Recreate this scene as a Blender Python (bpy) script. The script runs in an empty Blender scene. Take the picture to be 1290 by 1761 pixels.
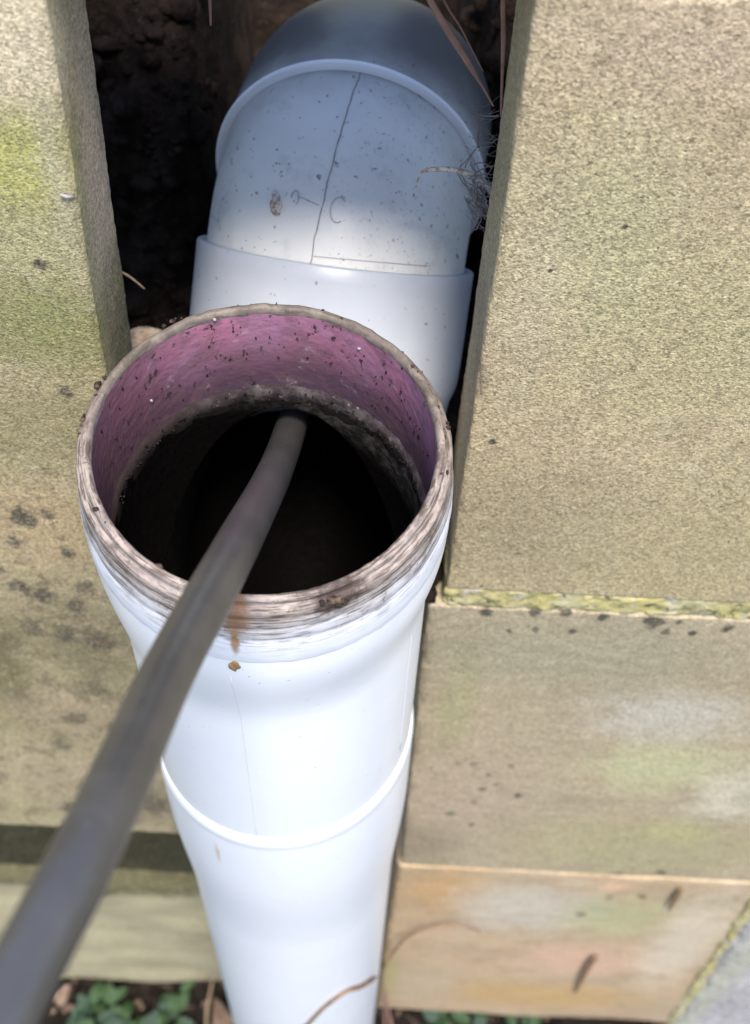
import bpy, math, random
import numpy as np
from mathutils import Vector, Matrix, noise

random.seed(7)
R = math.radians
PI = math.pi
SC = bpy.context.scene
COL = SC.collection

# ------------------------------------------------------------------ camera
cam_d = bpy.data.cameras.new('camera')
cam = bpy.data.objects.new('camera', cam_d)
COL.objects.link(cam)
_f = Vector((0.0, 0.5122, -0.8589)).normalized()
_r = Vector((0.9988, 0.0420, 0.0250)).normalized()
_u = _r.cross(_f).normalized()
_r = _f.cross(_u).normalized()
mw = Matrix(((_r.x, _u.x, -_f.x, 0.0363), (_r.y, _u.y, -_f.y, -0.2618), (_r.z, _u.z, -_f.z, 0.3975), (0, 0, 0, 1)))
cam.matrix_world = mw
cam_d.sensor_fit = 'VERTICAL'
cam_d.sensor_height = 36.0
cam_d.lens = 36.0 * 2565.7 / 1761.0
cam_d.clip_start = 0.01
cam_d.clip_end = 500.0
cam_d.dof.use_dof = True
cam_d.dof.focus_distance = 0.50
cam_d.dof.aperture_fstop = 14.0
SC.camera = cam

# ------------------------------------------------------------------ sky, sun, exposure
SUN_EL, SUN_AZ = R(70), R(14)          # azimuth to the right of the wall's normal
w = bpy.data.worlds.new('World')
SC.world = w
w.use_nodes = True
nt = w.node_tree
sky = nt.nodes.new('ShaderNodeTexSky')
sky.sky_type = 'NISHITA'
sky.sun_disc = False
sky.sun_elevation = SUN_EL
sky.sun_rotation = PI - SUN_AZ
bg = nt.nodes['Background']
bg.inputs['Strength'].default_value = 0.15
nt.links.new(sky.outputs[0], bg.inputs['Color'])
sun_d = bpy.data.lights.new('sun', 'SUN')
sun_d.energy = 3.7
sun_d.angle = R(14.0)
sun_d.color = (1.0, 0.93, 0.81)
sun = bpy.data.objects.new('sun', sun_d)
COL.objects.link(sun)
to_sun = Vector((math.sin(SUN_AZ) * math.cos(SUN_EL), -math.cos(SUN_AZ) * math.cos(SUN_EL), math.sin(SUN_EL)))
sun.rotation_euler = to_sun.to_track_quat('Z', 'Y').to_euler()
sun.location = (0.5, -1.5, 3)
SC.view_settings.view_transform = 'Standard'
SC.view_settings.look = 'None'
SC.view_settings.exposure = 0.98
SC.view_settings.gamma = 1.0
SC.view_settings.use_curve_mapping = False
SC.render.engine = 'CYCLES'
SC.cycles.max_bounces = 8
SC.cycles.diffuse_bounces = 5

# ------------------------------------------------------------------ object helpers
def link(o, parent=None):
    COL.objects.link(o)
    if parent is not None:
        o.parent = parent
        b = parent
        off = Vector((0, 0, 0))
        while b is not None:
            off += b.location
            b = b.parent
        o.location = -off
    return o

def obj(name, verts, faces, mat, parent=None, smooth=True, uvs=None):
    me = bpy.data.meshes.new(name)
    me.from_pydata([tuple(v) for v in verts], [], faces)
    if smooth:
        me.polygons.foreach_set('use_smooth', [True] * len(me.polygons))
    if uvs is not None:
        l = me.uv_layers.new(name='UVMap')
        for lp in me.loops:
            l.data[lp.index].uv = uvs[lp.vertex_index]
    if mat is not None:
        me.materials.append(mat)
    me.update()
    return link(bpy.data.objects.new(name, me), parent)

def thing(name, loc, label, cat, group=None):
    o = bpy.data.objects.new(name, None)
    o.empty_display_size = 0.05
    COL.objects.link(o)
    o.location = loc
    o['label'] = label
    o['category'] = cat
    if group:
        o['group'] = group
    return o

def tag(o, label, cat, group=None):
    o['label'] = label
    o['category'] = cat
    if group:
        o['group'] = group
    return o

def structure(o, kind='structure'):
    o['kind'] = kind
    return o

def fbm(p, sc, oc=3):
    return noise.fractal(Vector(p) * sc, 1.0, 2.0, oc, noise_basis='PERLIN_ORIGINAL')

# ------------------------------------------------------------------ material helpers
class Mat:
    def __init__(s, name, rough=0.8, spec=0.3):
        s.m = bpy.data.materials.new(name)
        s.m.use_nodes = True
        s.t = s.m.node_tree
        s.b = s.t.nodes['Principled BSDF']
        s.b.inputs['Roughness'].default_value = rough
        s.b.inputs['Specular IOR Level'].default_value = spec
        s.co = s.n('ShaderNodeTexCoord').outputs['Object']
    def n(s, typ, **kw):
        nd = s.t.nodes.new(typ)
        for k, v in kw.items():
            setattr(nd, k, v)
        return nd
    def put(s, sock, v):
        if hasattr(v, 'is_output'):
            s.t.links.new(v, sock)
        elif isinstance(v, (tuple, list)) and len(v) == 3 and sock.type == 'RGBA':
            sock.default_value = (*v, 1)
        else:
            sock.default_value = v
    def math(s, op, a, b=0.0, c=None):
        nd = s.n('ShaderNodeMath', operation=op)
        s.put(nd.inputs[0], a); s.put(nd.inputs[1], b)
        if c is not None:
            s.put(nd.inputs[2], c)
        return nd.outputs[0]
    def vec(s, scale=(1, 1, 1), loc=(0, 0, 0), rot=(0, 0, 0), src=None):
        nd = s.n('ShaderNodeMapping')
        s.put(nd.inputs['Vector'], src or s.co)
        nd.inputs['Scale'].default_value = scale
        nd.inputs['Location'].default_value = loc
        nd.inputs['Rotation'].default_value = rot
        return nd.outputs[0]
    def noise(s, sc, detail=4, rough=0.55, vec=None, dist=0.0):
        nd = s.n('ShaderNodeTexNoise')
        s.put(nd.inputs['Vector'], vec or s.co)
        nd.inputs['Scale'].default_value = sc
        nd.inputs['Detail'].default_value = detail
        nd.inputs['Roughness'].default_value = rough
        nd.inputs['Distortion'].default_value = dist
        return nd.outputs[0]
    def voro(s, sc, vec=None, feature='F1', out='Distance', rnd=1.0):
        nd = s.n('ShaderNodeTexVoronoi', feature=feature)
        s.put(nd.inputs['Vector'], vec or s.co)
        nd.inputs['Scale'].default_value = sc
        nd.inputs['Randomness'].default_value = rnd
        return nd.outputs[out]
    def ramp(s, v, lo, hi, a=0.0, b=1.0, smooth=True):
        nd = s.n('ShaderNodeMapRange')
        nd.interpolation_type = 'SMOOTHSTEP' if smooth else 'LINEAR'
        s.put(nd.inputs[0], v)
        for i, x in enumerate((lo, hi, a, b)):
            s.put(nd.inputs[1 + i], x)
        return nd.outputs[0]
    def mix(s, f, a, b, mode='MIX'):
        nd = s.n('ShaderNodeMix', data_type='RGBA', blend_type=mode)
        s.put(nd.inputs[0], f); s.put(nd.inputs[6], a); s.put(nd.inputs[7], b)
        return nd.outputs[2]
    def blob(s, c, r, soft=0.5, wob=None, amp=0.5, rot=0.0):
        """soft spot of given centre and radii (x, y, z); wob = noise breaking its edge"""
        d = s.n('ShaderNodeVectorMath', operation='SUBTRACT')
        s.put(d.inputs[0], s.co); d.inputs[1].default_value = c
        src = d.outputs[0]
        if rot:
            rr = s.n('ShaderNodeVectorRotate', rotation_type='Y_AXIS')
            s.put(rr.inputs['Vector'], src); rr.inputs['Angle'].default_value = rot
            src = rr.outputs[0]
        q = s.n('ShaderNodeVectorMath', operation='DIVIDE')
        s.put(q.inputs[0], src); q.inputs[1].default_value = r
        l = s.n('ShaderNodeVectorMath', operation='LENGTH')
        s.put(l.inputs[0], q.outputs[0])
        v = l.outputs['Value']
        if wob is not None:
            v = s.math('ADD', v, s.math('MULTIPLY', s.math('SUBTRACT', wob, 0.5), amp * 2))
        return s.ramp(v, 1.0 + soft * 0.5, max(0.0, 1.0 - soft))
    def xyz(s, src=None):
        nd = s.n('ShaderNodeSeparateXYZ')
        s.put(nd.inputs[0], src or s.co)
        return nd.outputs
    def bump(s, h, dist, strength=1.0, prev=None):
        nd = s.n('ShaderNodeBump')
        nd.inputs['Strength'].default_value = strength
        nd.inputs['Distance'].default_value = dist
        s.put(nd.inputs['Height'], h)
        if prev is not None:
            s.put(nd.inputs['Normal'], prev)
        return nd.outputs[0]
    def done(s, color, normal=None, rough=None):
        s.put(s.b.inputs['Base Color'], color)
        if normal is not None:
            s.put(s.b.inputs['Normal'], normal)
        if rough is not None:
            s.put(s.b.inputs['Roughness'], rough)
        return s.m

def stone_mat(name, base, alt, blobs, spots=None, grain=1.0, bumpd=0.0009, algae=None, gsc=1250, seed=0.0, algae_col=(0.24, 0.25, 0.09), algae_amt=0.5, dampness=0.42):
    k = Mat(name, 0.92, 0.15)
    off = k.vec(loc=(seed, seed * 0.7, seed * 1.3))
    big = k.noise(9, 5, 0.6, off)
    mid = k.noise(42, 5, 0.65, off)
    fine = k.noise(gsc, 3, 0.7, off)
    wobn = k.math('ADD', k.math('MULTIPLY', mid, 0.55), k.math('MULTIPLY', k.noise(130, 5, 0.7, off), 0.45))
    cell = k.voro(gsc * 0.8, off, out='Color')
    cellv = k.xyz(cell)[0]
    c = k.mix(k.ramp(big, 0.35, 0.65), base, alt)
    c = k.mix(k.math('MULTIPLY', k.ramp(mid, 0.42, 0.72), 0.42), c, (base[0] * 0.62, base[1] * 0.62, base[2] * 0.58))
    if algae is not None:
        am = k.math('MULTIPLY', k.ramp(k.math('ADD', k.noise(7, 4, 0.6, k.vec(loc=(seed + 3, 1, 2))), k.math('MULTIPLY', mid, 0.25)), 0.52, 0.80), algae_amt)
        c = k.mix(am, c, algae_col)
    for (ce, ra, col, st, soft) in blobs:
        m = k.math('MULTIPLY', k.blob((ce[0], 0.05, ce[1]) if len(ce) == 2 else ce, (ra[0], 0.03, ra[1]), soft * 0.8, wobn, 1.0), st)
        c = k.mix(m, c, col)
    if spots is not None:
        for (x, z, r, d) in spots:
            m = k.math('MULTIPLY', k.blob((x, 0.05, z), (r, 0.2, r * 1.5), 0.55, k.noise(170, 4, 0.7, off), 1.3), min(1.0, d * 1.35))
            c = k.mix(m, c, (0.075, 0.07, 0.055))
    if dampness > 0.6:
        rg = k.ramp(k.xyz()[2], -0.04, -0.15)
        mt = k.ramp(k.noise(75, 6, 0.7, k.vec(scale=(1, 1, 0.7), loc=(seed, 2, 7))), 0.52, 0.60)
        c = k.mix(k.math('MULTIPLY', k.math('MULTIPLY', mt, rg), 0.55), c, (0.125, 0.10, 0.068))
        m2 = k.ramp(k.noise(90, 6, 0.7, k.vec(scale=(1, 1, 0.7), loc=(seed, 7, 1))), 0.54, 0.62)
        c = k.mix(k.math('MULTIPLY', k.math('MULTIPLY', m2, rg), 0.35), c, (0.44, 0.34, 0.24))
    # crusty lichen: crisp ragged edges, in drifts
    crust = k.math('MULTIPLY', k.ramp(k.noise(170, 5, 0.7, off), 0.565, 0.60), k.ramp(k.noise(17, 3, 0.6, k.vec(loc=(seed, 5, 9))), 0.50, 0.62))
    c = k.mix(k.math('MULTIPLY', crust, 0.30), c, (0.46, 0.43, 0.32))
    damp = k.math('MULTIPLY', k.ramp(k.noise(210, 5, 0.7, k.vec(loc=(seed + 1, 2, 3))), 0.57, 0.60), k.ramp(k.noise(21, 3, 0.6, k.vec(loc=(2, seed, 4))), 0.50, 0.62))
    c = k.mix(k.math('MULTIPLY', damp, dampness), c, (base[0] * 0.42, base[1] * 0.42, base[2] * 0.38))
    # sand grains: pale and dark
    c = k.mix(k.math('MULTIPLY', k.ramp(k.xyz(cell)[1], 0.55, 1.0), 0.30 * grain), c, (0.54, 0.42, 0.27))
    c = k.mix(k.math('MULTIPLY', k.ramp(k.xyz(cell)[2], 0.80, 0.95), 0.40 * grain), c, (0.13, 0.105, 0.08))
    g = k.math('MULTIPLY', k.ramp(fine, 0.32, 0.68, -0.5, 0.5), grain)
    g2 = k.math('MULTIPLY', k.math('SUBTRACT', cellv, 0.5), 0.6 * grain)
    gain = k.math('ADD', 1.0, k.math('ADD', k.math('MULTIPLY', g, 0.52), g2))
    hsv = k.n('ShaderNodeHueSaturation')
    k.put(hsv.inputs['Color'], c); k.put(hsv.inputs['Value'], gain)
    c = hsv.outputs[0]
    # scattered dark pinholes
    ph = k.ramp(k.math('ADD', k.voro(95, off), k.math('MULTIPLY', k.math('SUBTRACT', k.noise(420, 3, 0.6, off), 0.5), 0.16)), 0.11, 0.07)
    ph = k.math('MULTIPLY', ph, k.ramp(k.noise(26, 2, 0.5, off), 0.52, 0.62))
    c = k.mix(k.math('MULTIPLY', ph, 0.6), c, (0.07, 0.06, 0.05))
    h = k.math('ADD', k.math('MULTIPLY', fine, 1.0), k.math('MULTIPLY', k.voro(gsc * 0.75, off), 0.5))
    n1 = k.bump(h, bumpd * 0.32, 1.0)
    n2 = k.bump(mid, 0.0016, 0.3, n1)
    return k.done(c, n2)

# ------------------------------------------------------------------ mesh helpers
def axis_coords(a, b, res, bev):
    n = max(2, int(round((b - a - 2 * bev) / res)))
    mid = [a + bev + (b - a - 2 * bev) * i / n for i in range(n + 1)]
    return [a, a + bev * 0.35, a + bev * 0.7] + mid + [b - bev * 0.7, b - bev * 0.35, b]

def slab_mesh(x0, x1, y0, y1, z0, z1, res=0.004, bev=0.003, rough=0.0006, x1_lean=0.0, x0_lean=0.0, edge=0.0012, seed=0.0, wav=0.0015):
    """stone block with worn, uneven edges; *_lean shifts the end per metre of height"""
    X = axis_coords(x0, x1, res, bev); Y = axis_coords(y0, y1, 0.008, bev); Z = axis_coords(z0, z1, res, bev)
    vid = {}; V = []; F = []
    def vert(x, y, z):
        k = (round(x, 6), round(y, 6), round(z, 6))
        if k in vid:
            return vid[k]
        p = Vector((x, y, z))
        c = Vector((min(max(x, x0 + bev), x1 - bev), min(max(y, y0 + bev), y1 - bev), min(max(z, z0 + bev), z1 - bev)))
        d = p - c
        L = d.length
        nrm = d / L if L > 1e-9 else Vector((0, -1, 0))
        q = c + nrm * bev
        ne = sum(1 for v in d if abs(v) > bev * 0.3)
        sp = q + Vector((seed, seed, seed))
        amp = rough * fbm(sp, 260, 3) + wav * fbm(sp, 11, 2)
        if ne >= 2:
            amp += -edge * max(0.0, fbm(sp, 70, 3) + 0.1) * 1.6
        q = q + nrm * amp
        t = (x - x0) / (x1 - x0)
        q.x += (z - (z0 + z1) / 2) * (x1_lean * t + x0_lean * (1 - t))
        vid[k] = len(V); V.append(q)
        return vid[k]
    def sheet(A, B, fn, flip):
        for i in range(len(A) - 1):
            for j in range(len(B) - 1):
                f = [vert(*fn(A[i], B[j])), vert(*fn(A[i + 1], B[j])), vert(*fn(A[i + 1], B[j + 1])), vert(*fn(A[i], B[j + 1]))]
                F.append(f[::-1] if flip else f)
    sheet(X, Z, lambda a, b: (a, y0, b), False)
    sheet(X, Z, lambda a, b: (a, y1, b), True)
    sheet(Y, Z, lambda a, b: (x0, a, b), True)
    sheet(Y, Z, lambda a, b: (x1, a, b), False)
    sheet(X, Y, lambda a, b: (a, b, z0), True)
    sheet(X, Y, lambda a, b: (a, b, z1), False)
    return V, F

def lathe(prof, seg=128, shear=None, axis=None):
    """profile [(r, z)] revolved about the pipe axis; shear(z) tilts a ring along x"""
    V = []; F = []; UV = []
    n = len(prof)
    s = 0.0
    for i, (r, z) in enumerate(prof):
        if i:
            s += math.hypot(r - prof[i - 1][0], z - prof[i - 1][1])
        for j in range(seg):
            a = 2 * PI * j / seg
            x, y = r * math.cos(a), r * math.sin(a)
            zz = z + (shear(z) * x if shear else 0.0)
            V.append(Vector((x, y, zz))); UV.append((j / seg, s))
    for i in range(n - 1):
        for j in range(seg):
            k = (j + 1) % seg
            F.append([i * seg + j, (i + 1) * seg + j, (i + 1) * seg + k, i * seg + k])
    return V, F, UV

def tube(pts, rad, seg=12, cap=True, flat=1.0):
    """swept tube through points; rad number or list; flat squashes one side"""
    pts = [Vector(p) for p in pts]
    n = len(pts)
    rad = rad if isinstance(rad, (list, tuple)) else [rad] * n
    V = []; F = []
    up = None
    for i in range(n):
        t = (pts[min(i + 1, n - 1)] - pts[max(i - 1, 0)])
        t = t.normalized() if t.length > 1e-9 else Vector((0, 0, 1))
        if up is None:
            up = Vector((0, 0, 1)) if abs(t.z) < 0.9 else Vector((0, 1, 0))
        side = t.cross(up).normalized()
        up = side.cross(t).normalized()
        for j in range(seg):
            a = 2 * PI * j / seg
            V.append(pts[i] + (side * math.cos(a) + up * math.sin(a) * flat) * rad[i])
    for i in range(n - 1):
        for j in range(seg):
            k = (j + 1) % seg
            F.append([i * seg + j, i * seg + k, (i + 1) * seg + k, (i + 1) * seg + j])
    if cap:
        F.append(list(range(seg))[::-1]); F.append([(n - 1) * seg + j for j in range(seg)])
    return V, F

def smooth_path(pts, m=8):
    P = [Vector(p) for p in pts]
    out = []
    for i in range(len(P) - 1):
        p0, p1, p2, p3 = P[max(i - 1, 0)], P[i], P[i + 1], P[min(i + 2, len(P) - 1)]
        for k in range(m):
            t = k / m
            out.append(0.5 * ((2 * p1) + (p2 - p0) * t + (2 * p0 - 5 * p1 + 4 * p2 - p3) * t * t + (3 * p1 - p0 - 3 * p2 + p3) * t ** 3))
    out.append(P[-1])
    return out

def join(parts):
    V = []; F = []
    for v, f in parts:
        o = len(V)
        V += list(v); F += [[i + o for i in q] for q in f]
    return V, F

def lump(c, r, seed=0, squash=(1, 1, 1), lat=5, lon=8):
    V = [Vector((0, 0, 1))]; F = []
    for i in range(1, lat):
        th = PI * i / lat
        for j in range(lon):
            ph = 2 * PI * j / lon
            V.append(Vector((math.sin(th) * math.cos(ph), math.sin(th) * math.sin(ph), math.cos(th))))
    V.append(Vector((0, 0, -1)))
    for j in range(lon):
        F.append([0, 1 + j, 1 + (j + 1) % lon])
        for i in range(lat - 2):
            a = 1 + i * lon
            F.append([a + j, a + lon + j, a + lon + (j + 1) % lon, a + (j + 1) % lon])
        F.append([len(V) - 1, 1 + (lat - 2) * lon + (j + 1) % lon, 1 + (lat - 2) * lon + j])
    W = []
    for v in V:
        k = 1 + 0.45 * noise.noise(v * 1.3 + Vector((seed * 3.7, seed, -seed)))
        W.append(Vector(c) + Vector((v.x * squash[0], v.y * squash[1], v.z * squash[2])) * r * k)
    return W, F

# ------------------------------------------------------------------ stone materials
TAN = (0.36, 0.30, 0.205)
M_top_right = stone_mat('sandy_concrete_right', (0.44, 0.355, 0.235), (0.41, 0.34, 0.21), [
    ((0.125, 0.125), (0.06, 0.03), (0.46, 0.36, 0.27), 0.7, 0.9),
    ((0.10, 0.045), (0.035, 0.05), (0.355, 0.335, 0.20), 0.6, 0.9),
    ((0.145, 0.00), (0.05, 0.05), (0.365, 0.33, 0.19), 0.6, 0.9),
    ((0.085, 0.015), (0.010, 0.07), (0.42, 0.36, 0.25), 0.6, 0.9),
    ((0.10, -0.13), (0.05, 0.06), (0.285, 0.235, 0.155), 0.7, 0.9),
    ((0.17, -0.15), (0.06, 0.05), (0.33, 0.28, 0.16), 0.6, 0.9),
    ((0.40, 0.0), (0.2, 0.1), (0.28, 0.26, 0.15), 0.6, 0.9),
    ], spots=[(0.0793, -0.069, 0.0017, 0.9), (0.1085, 0.052, 0.0009, 0.9), (0.0885, 0.03, 0.0007, 0.7)], grain=1.0, bumpd=0.0011, seed=0.0)
M_mid_right = stone_mat('weathered_concrete_right', (0.40, 0.325, 0.23), (0.36, 0.30, 0.21), [
    ((0.13, -0.25), (0.09, 0.05), (0.285, 0.265, 0.19), 0.7, 0.9),
    ((0.083, -0.32), (0.012, 0.06), (0.29, 0.295, 0.15), 0.5, 0.95),
    ((0.100, -0.47), (0.04, 0.09), (0.37, 0.29, 0.225), 0.7, 0.9),
    ((0.205, -0.39), (0.045, 0.045), (0.44, 0.44, 0.26), 0.75, 0.95),
    ((0.195, -0.32), (0.045, 0.035), (0.46, 0.43, 0.38), 0.75, 0.95),
    ((0.255, -0.43), (0.03, 0.05), (0.58, 0.54, 0.43), 0.75, 0.95),
    ((0.215, -0.53), (0.09, 0.06), (0.33, 0.305, 0.17), 0.7, 0.95),
    ((0.235, -0.495), (0.025, 0.02), (0.42, 0.39, 0.19), 0.5, 0.95),
    ((0.075, -0.545), (0.03, 0.04), (0.22, 0.18, 0.13), 0.6, 0.9),
    ((0.27, -0.43), (0.02, 0.02), (0.24, 0.23, 0.17), 0.5, 0.9),
    ], spots=[(0.0899, -0.2115, .003, .8), (0.1111, -0.2105, .0032, .85), (0.1254, -0.2095, .003, .9), (0.1427, -0.2105, .0026, .9), (0.1661, -0.2115, .0050, .9),
              (0.1775, -0.2115, .002, .8), (0.2008, -0.2150, .003, .9), (0.1016, -0.2296, .0018, .7), (0.1135, -0.2264, .0022, .9), (0.1311, -0.2263, .002, .7),
              (0.1736, -0.2216, .0022, .7), (0.1858, -0.2215, .002, .8), (0.1089, -0.4156, .002, .8), (0.1076, -0.4396, .0028, .7), (0.1289, -0.4465, .0026, .7),
              (0.0917, -0.4825, .004, .5), (0.115, -0.43, .0018, .6), (0.099, -0.40, .0022, .5), (0.104, -0.462, .0028, .5), (0.12, -0.40, .0018, .45), (0.09, -0.40, .002, .4),
              (0.106, -0.50, .0024, .6), (0.2386, -0.578, .004, .6), (0.21, -0.585, .004, .6)], grain=0.75, bumpd=0.0008, seed=4.0)
M_low_right = stone_mat('orange_sandstone', (0.46, 0.33, 0.215), (0.42, 0.325, 0.22), [
    ((0.10, -0.65), (0.04, 0.06), (0.47, 0.27, 0.115), 0.65, 0.9),
    ((0.16, -0.68), (0.06, 0.07), (0.47, 0.43, 0.37), 0.8, 0.9),
    ((0.23, -0.69), (0.045, 0.06), (0.37, 0.38, 0.215), 0.7, 0.9),
    ((0.22, -0.82), (0.06, 0.06), (0.58, 0.38, 0.28), 0.8, 0.9),
    ((0.20, -0.94), (0.10, 0.05), (0.45, 0.29, 0.13), 0.8, 0.8),
    ((0.29, -0.75), (0.03, 0.14), (0.56, 0.49, 0.39), 0.75, 0.9),
    ((0.09, -0.93), (0.04, 0.09), (0.42, 0.34, 0.24), 0.7, 0.9),
    ((0.065, -0.90), (0.012, 0.10), (0.32, 0.30, 0.12), 0.6, 0.9),
    ((0.215, -0.615), (0.012, 0.012), (0.62, 0.40, 0.27), 0.7, 0.8),
    ], spots=[(0.2015, -0.6871, .004, .5), (0.2373, -0.6369, .004, .6), (0.2140, -0.640, .003, .4)], grain=0.45, bumpd=0.0006, seed=9.0)
M_grey = stone_mat('grey_rough_stone', (0.43, 0.41, 0.43), (0.36, 0.345, 0.37), [
    ((0.34, -0.9), (0.015, 0.5), (0.40, 0.40, 0.30), 0.6, 0.9),
    ], grain=0.8, bumpd=0.0012, gsc=380, seed=13.0)
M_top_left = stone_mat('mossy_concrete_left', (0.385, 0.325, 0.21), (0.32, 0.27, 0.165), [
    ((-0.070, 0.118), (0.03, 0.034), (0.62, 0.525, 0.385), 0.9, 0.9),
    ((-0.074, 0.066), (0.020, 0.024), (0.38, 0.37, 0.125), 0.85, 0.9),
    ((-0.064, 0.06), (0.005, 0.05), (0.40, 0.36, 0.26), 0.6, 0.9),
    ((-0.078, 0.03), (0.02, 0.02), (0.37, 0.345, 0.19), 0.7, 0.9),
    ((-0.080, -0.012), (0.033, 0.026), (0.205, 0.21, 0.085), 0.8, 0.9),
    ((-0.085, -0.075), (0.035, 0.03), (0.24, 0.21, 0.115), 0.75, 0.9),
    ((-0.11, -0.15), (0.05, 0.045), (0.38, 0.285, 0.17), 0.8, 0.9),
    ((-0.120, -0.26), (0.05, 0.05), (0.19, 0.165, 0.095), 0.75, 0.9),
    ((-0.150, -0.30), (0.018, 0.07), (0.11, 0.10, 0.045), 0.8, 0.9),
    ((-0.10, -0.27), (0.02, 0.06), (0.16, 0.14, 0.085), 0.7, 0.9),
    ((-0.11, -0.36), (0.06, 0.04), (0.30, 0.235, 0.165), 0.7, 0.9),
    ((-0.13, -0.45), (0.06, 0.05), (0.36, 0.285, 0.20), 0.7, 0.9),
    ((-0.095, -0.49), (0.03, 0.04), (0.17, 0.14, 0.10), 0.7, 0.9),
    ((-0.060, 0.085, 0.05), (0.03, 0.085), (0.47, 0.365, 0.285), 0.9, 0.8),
    ((-0.063, 0.085, -0.09), (0.02, 0.085), (0.085, 0.082, 0.042), 0.9, 0.7),  # lower side face darkened in the colour, for the shade beside the pipe
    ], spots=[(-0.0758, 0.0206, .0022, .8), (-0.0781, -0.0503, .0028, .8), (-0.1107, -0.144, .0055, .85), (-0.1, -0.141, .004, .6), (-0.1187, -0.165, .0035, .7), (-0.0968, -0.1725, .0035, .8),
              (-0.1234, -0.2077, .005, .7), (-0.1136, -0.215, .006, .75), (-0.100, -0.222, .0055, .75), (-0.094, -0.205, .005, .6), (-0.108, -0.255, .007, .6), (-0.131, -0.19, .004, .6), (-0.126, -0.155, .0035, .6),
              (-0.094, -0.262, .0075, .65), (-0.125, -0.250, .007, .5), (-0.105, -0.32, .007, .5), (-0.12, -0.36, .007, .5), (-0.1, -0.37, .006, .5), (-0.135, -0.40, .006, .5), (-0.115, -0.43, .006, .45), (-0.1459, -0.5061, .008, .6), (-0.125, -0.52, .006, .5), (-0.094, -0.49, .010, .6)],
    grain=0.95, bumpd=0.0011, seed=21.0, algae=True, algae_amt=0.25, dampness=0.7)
M_low_left = stone_mat('pale_sandstone_left', (0.41, 0.36, 0.235), (0.36, 0.325, 0.215), [
    ((-0.16, -0.84), (0.14, 0.075), (0.20, 0.195, 0.115), 0.8, 0.9),
    ((-0.20, 0.100, -0.832), (0.5, 0.022), (0.055, 0.056, 0.030), 0.95, 0.8),  # dark mossy top edge; the missing overhang shade is put in its colour
    ((-0.20, -0.98), (0.08, 0.06), (0.46, 0.40, 0.235), 0.7, 0.9),
    ((-0.105, -1.03), (0.05, 0.09), (0.27, 0.24, 0.15), 0.7, 0.9),
    ], grain=0.4, bumpd=0.0006, seed=31.0)
M_dark_course = stone_mat('mossy_shaded_stone', (0.034, 0.036, 0.018), (0.022, 0.023, 0.013), [], grain=0.6, bumpd=0.001, seed=37.0)  # mossy stone with the shade of recess and gap put into its colour
M_shade_slab = stone_mat('shade_slab_concrete', (0.36, 0.31, 0.22), (0.30, 0.27, 0.18), [], grain=0.9, bumpd=0.001, seed=43.0)

k = Mat('mossy_mortar', 0.95, 0.1)
nn = k.noise(150, 5, 0.65)
c = k.mix(k.ramp(k.noise(38, 4, 0.6), 0.38, 0.62), (0.45, 0.39, 0.17), (0.48, 0.43, 0.27))
c = k.mix(k.ramp(nn, 0.45, 0.68), c, (0.25, 0.24, 0.12))
c = k.mix(k.ramp(k.noise(60, 3, 0.6, k.vec(loc=(4, 4, 4))), 0.55, 0.66), c, (0.46, 0.42, 0.33))
c = k.mix(k.ramp(k.noise(190, 4, 0.6, k.vec(loc=(1, 4, 4))), 0.60, 0.66), c, (0.13, 0.12, 0.075))
M_mortar = k.done(c, k.bump(nn, 0.002))

# ------------------------------------------------------------------ soil, ground
k = Mat('dark_soil', 0.95, 0.1)
n1 = k.noise(60, 6, 0.65); n2 = k.noise(300, 4, 0.6)
c = k.mix(k.ramp(n1, 0.35, 0.7), (0.009, 0.0062, 0.0052), (0.030, 0.020, 0.016))
c = k.mix(k.math('MULTIPLY', k.ramp(n2, 0.58, 0.75), 0.5), c, (0.085, 0.06, 0.048))
M_soil = k.done(c, k.bump(n1, 0.006, 1.0, k.bump(n2, 0.002)))

def grid(nx, ny, fn):
    V = [fn(i / nx, j / ny) for j in range(ny + 1) for i in range(nx + 1)]
    F = [[j * (nx + 1) + i, j * (nx + 1) + i + 1, (j + 1) * (nx + 1) + i + 1, (j + 1) * (nx + 1) + i] for j in range(ny) for i in range(nx)]
    return V, F

def soil_z(x, y):
    base = -0.21 + 0.62 * (y - 0.13) + 0.10 * max(0.0, (y - 0.22)) / 0.1 * 0.7
    if abs(x - 0.012) < 0.072:            # dug out under and round the pipe
        k = min(1.0, (0.072 - abs(x - 0.012)) / 0.012)
        base = base * (1 - k) + min(base, (-0.2547 + min(y, 0.155) - 0.10)) * k
    return base + 0.022 * fbm((x, y, 0.3), 14, 4) + 0.014 * fbm((x, y, 1.7), 45, 4)
def soil_fn(u, v):
    x = -0.35 + 0.7 * u
    y = 0.102 + 0.36 * v
    return Vector((x, y, soil_z(x, y)))
V, F = grid(150, 90, soil_fn)
structure(obj('soil_bank', V, F, M_soil))
# clods and crumbs lying on the bank
parts = []
for i in range(1500):
    x = random.uniform(-0.14, 0.11); y = random.uniform(0.112, 0.34)
    r = random.choice([0.001, 0.0012, 0.0015, 0.002, 0.002, 0.003, 0.003, 0.004, 0.007]) * random.uniform(0.7, 1.2)
    parts.append(lump((x, y, soil_z(x, y) + r * 0.2), r, i, (random.uniform(0.7, 1.6), random.uniform(0.7, 1.4), random.uniform(0.5, 1.0)), 5, 7))
for i in range(70):
    r = random.uniform(0.0012, 0.0042)
    parts.append(lump((random.uniform(0.060, 0.0690), random.uniform(0.053, 0.10), -0.2055 + random.uniform(0, 0.008)), r, i, (1, 1.2, 0.8), 5, 7))
V, F = join(parts)
structure(obj('soil_clods', V, F, M_soil), 'stuff')

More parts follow.
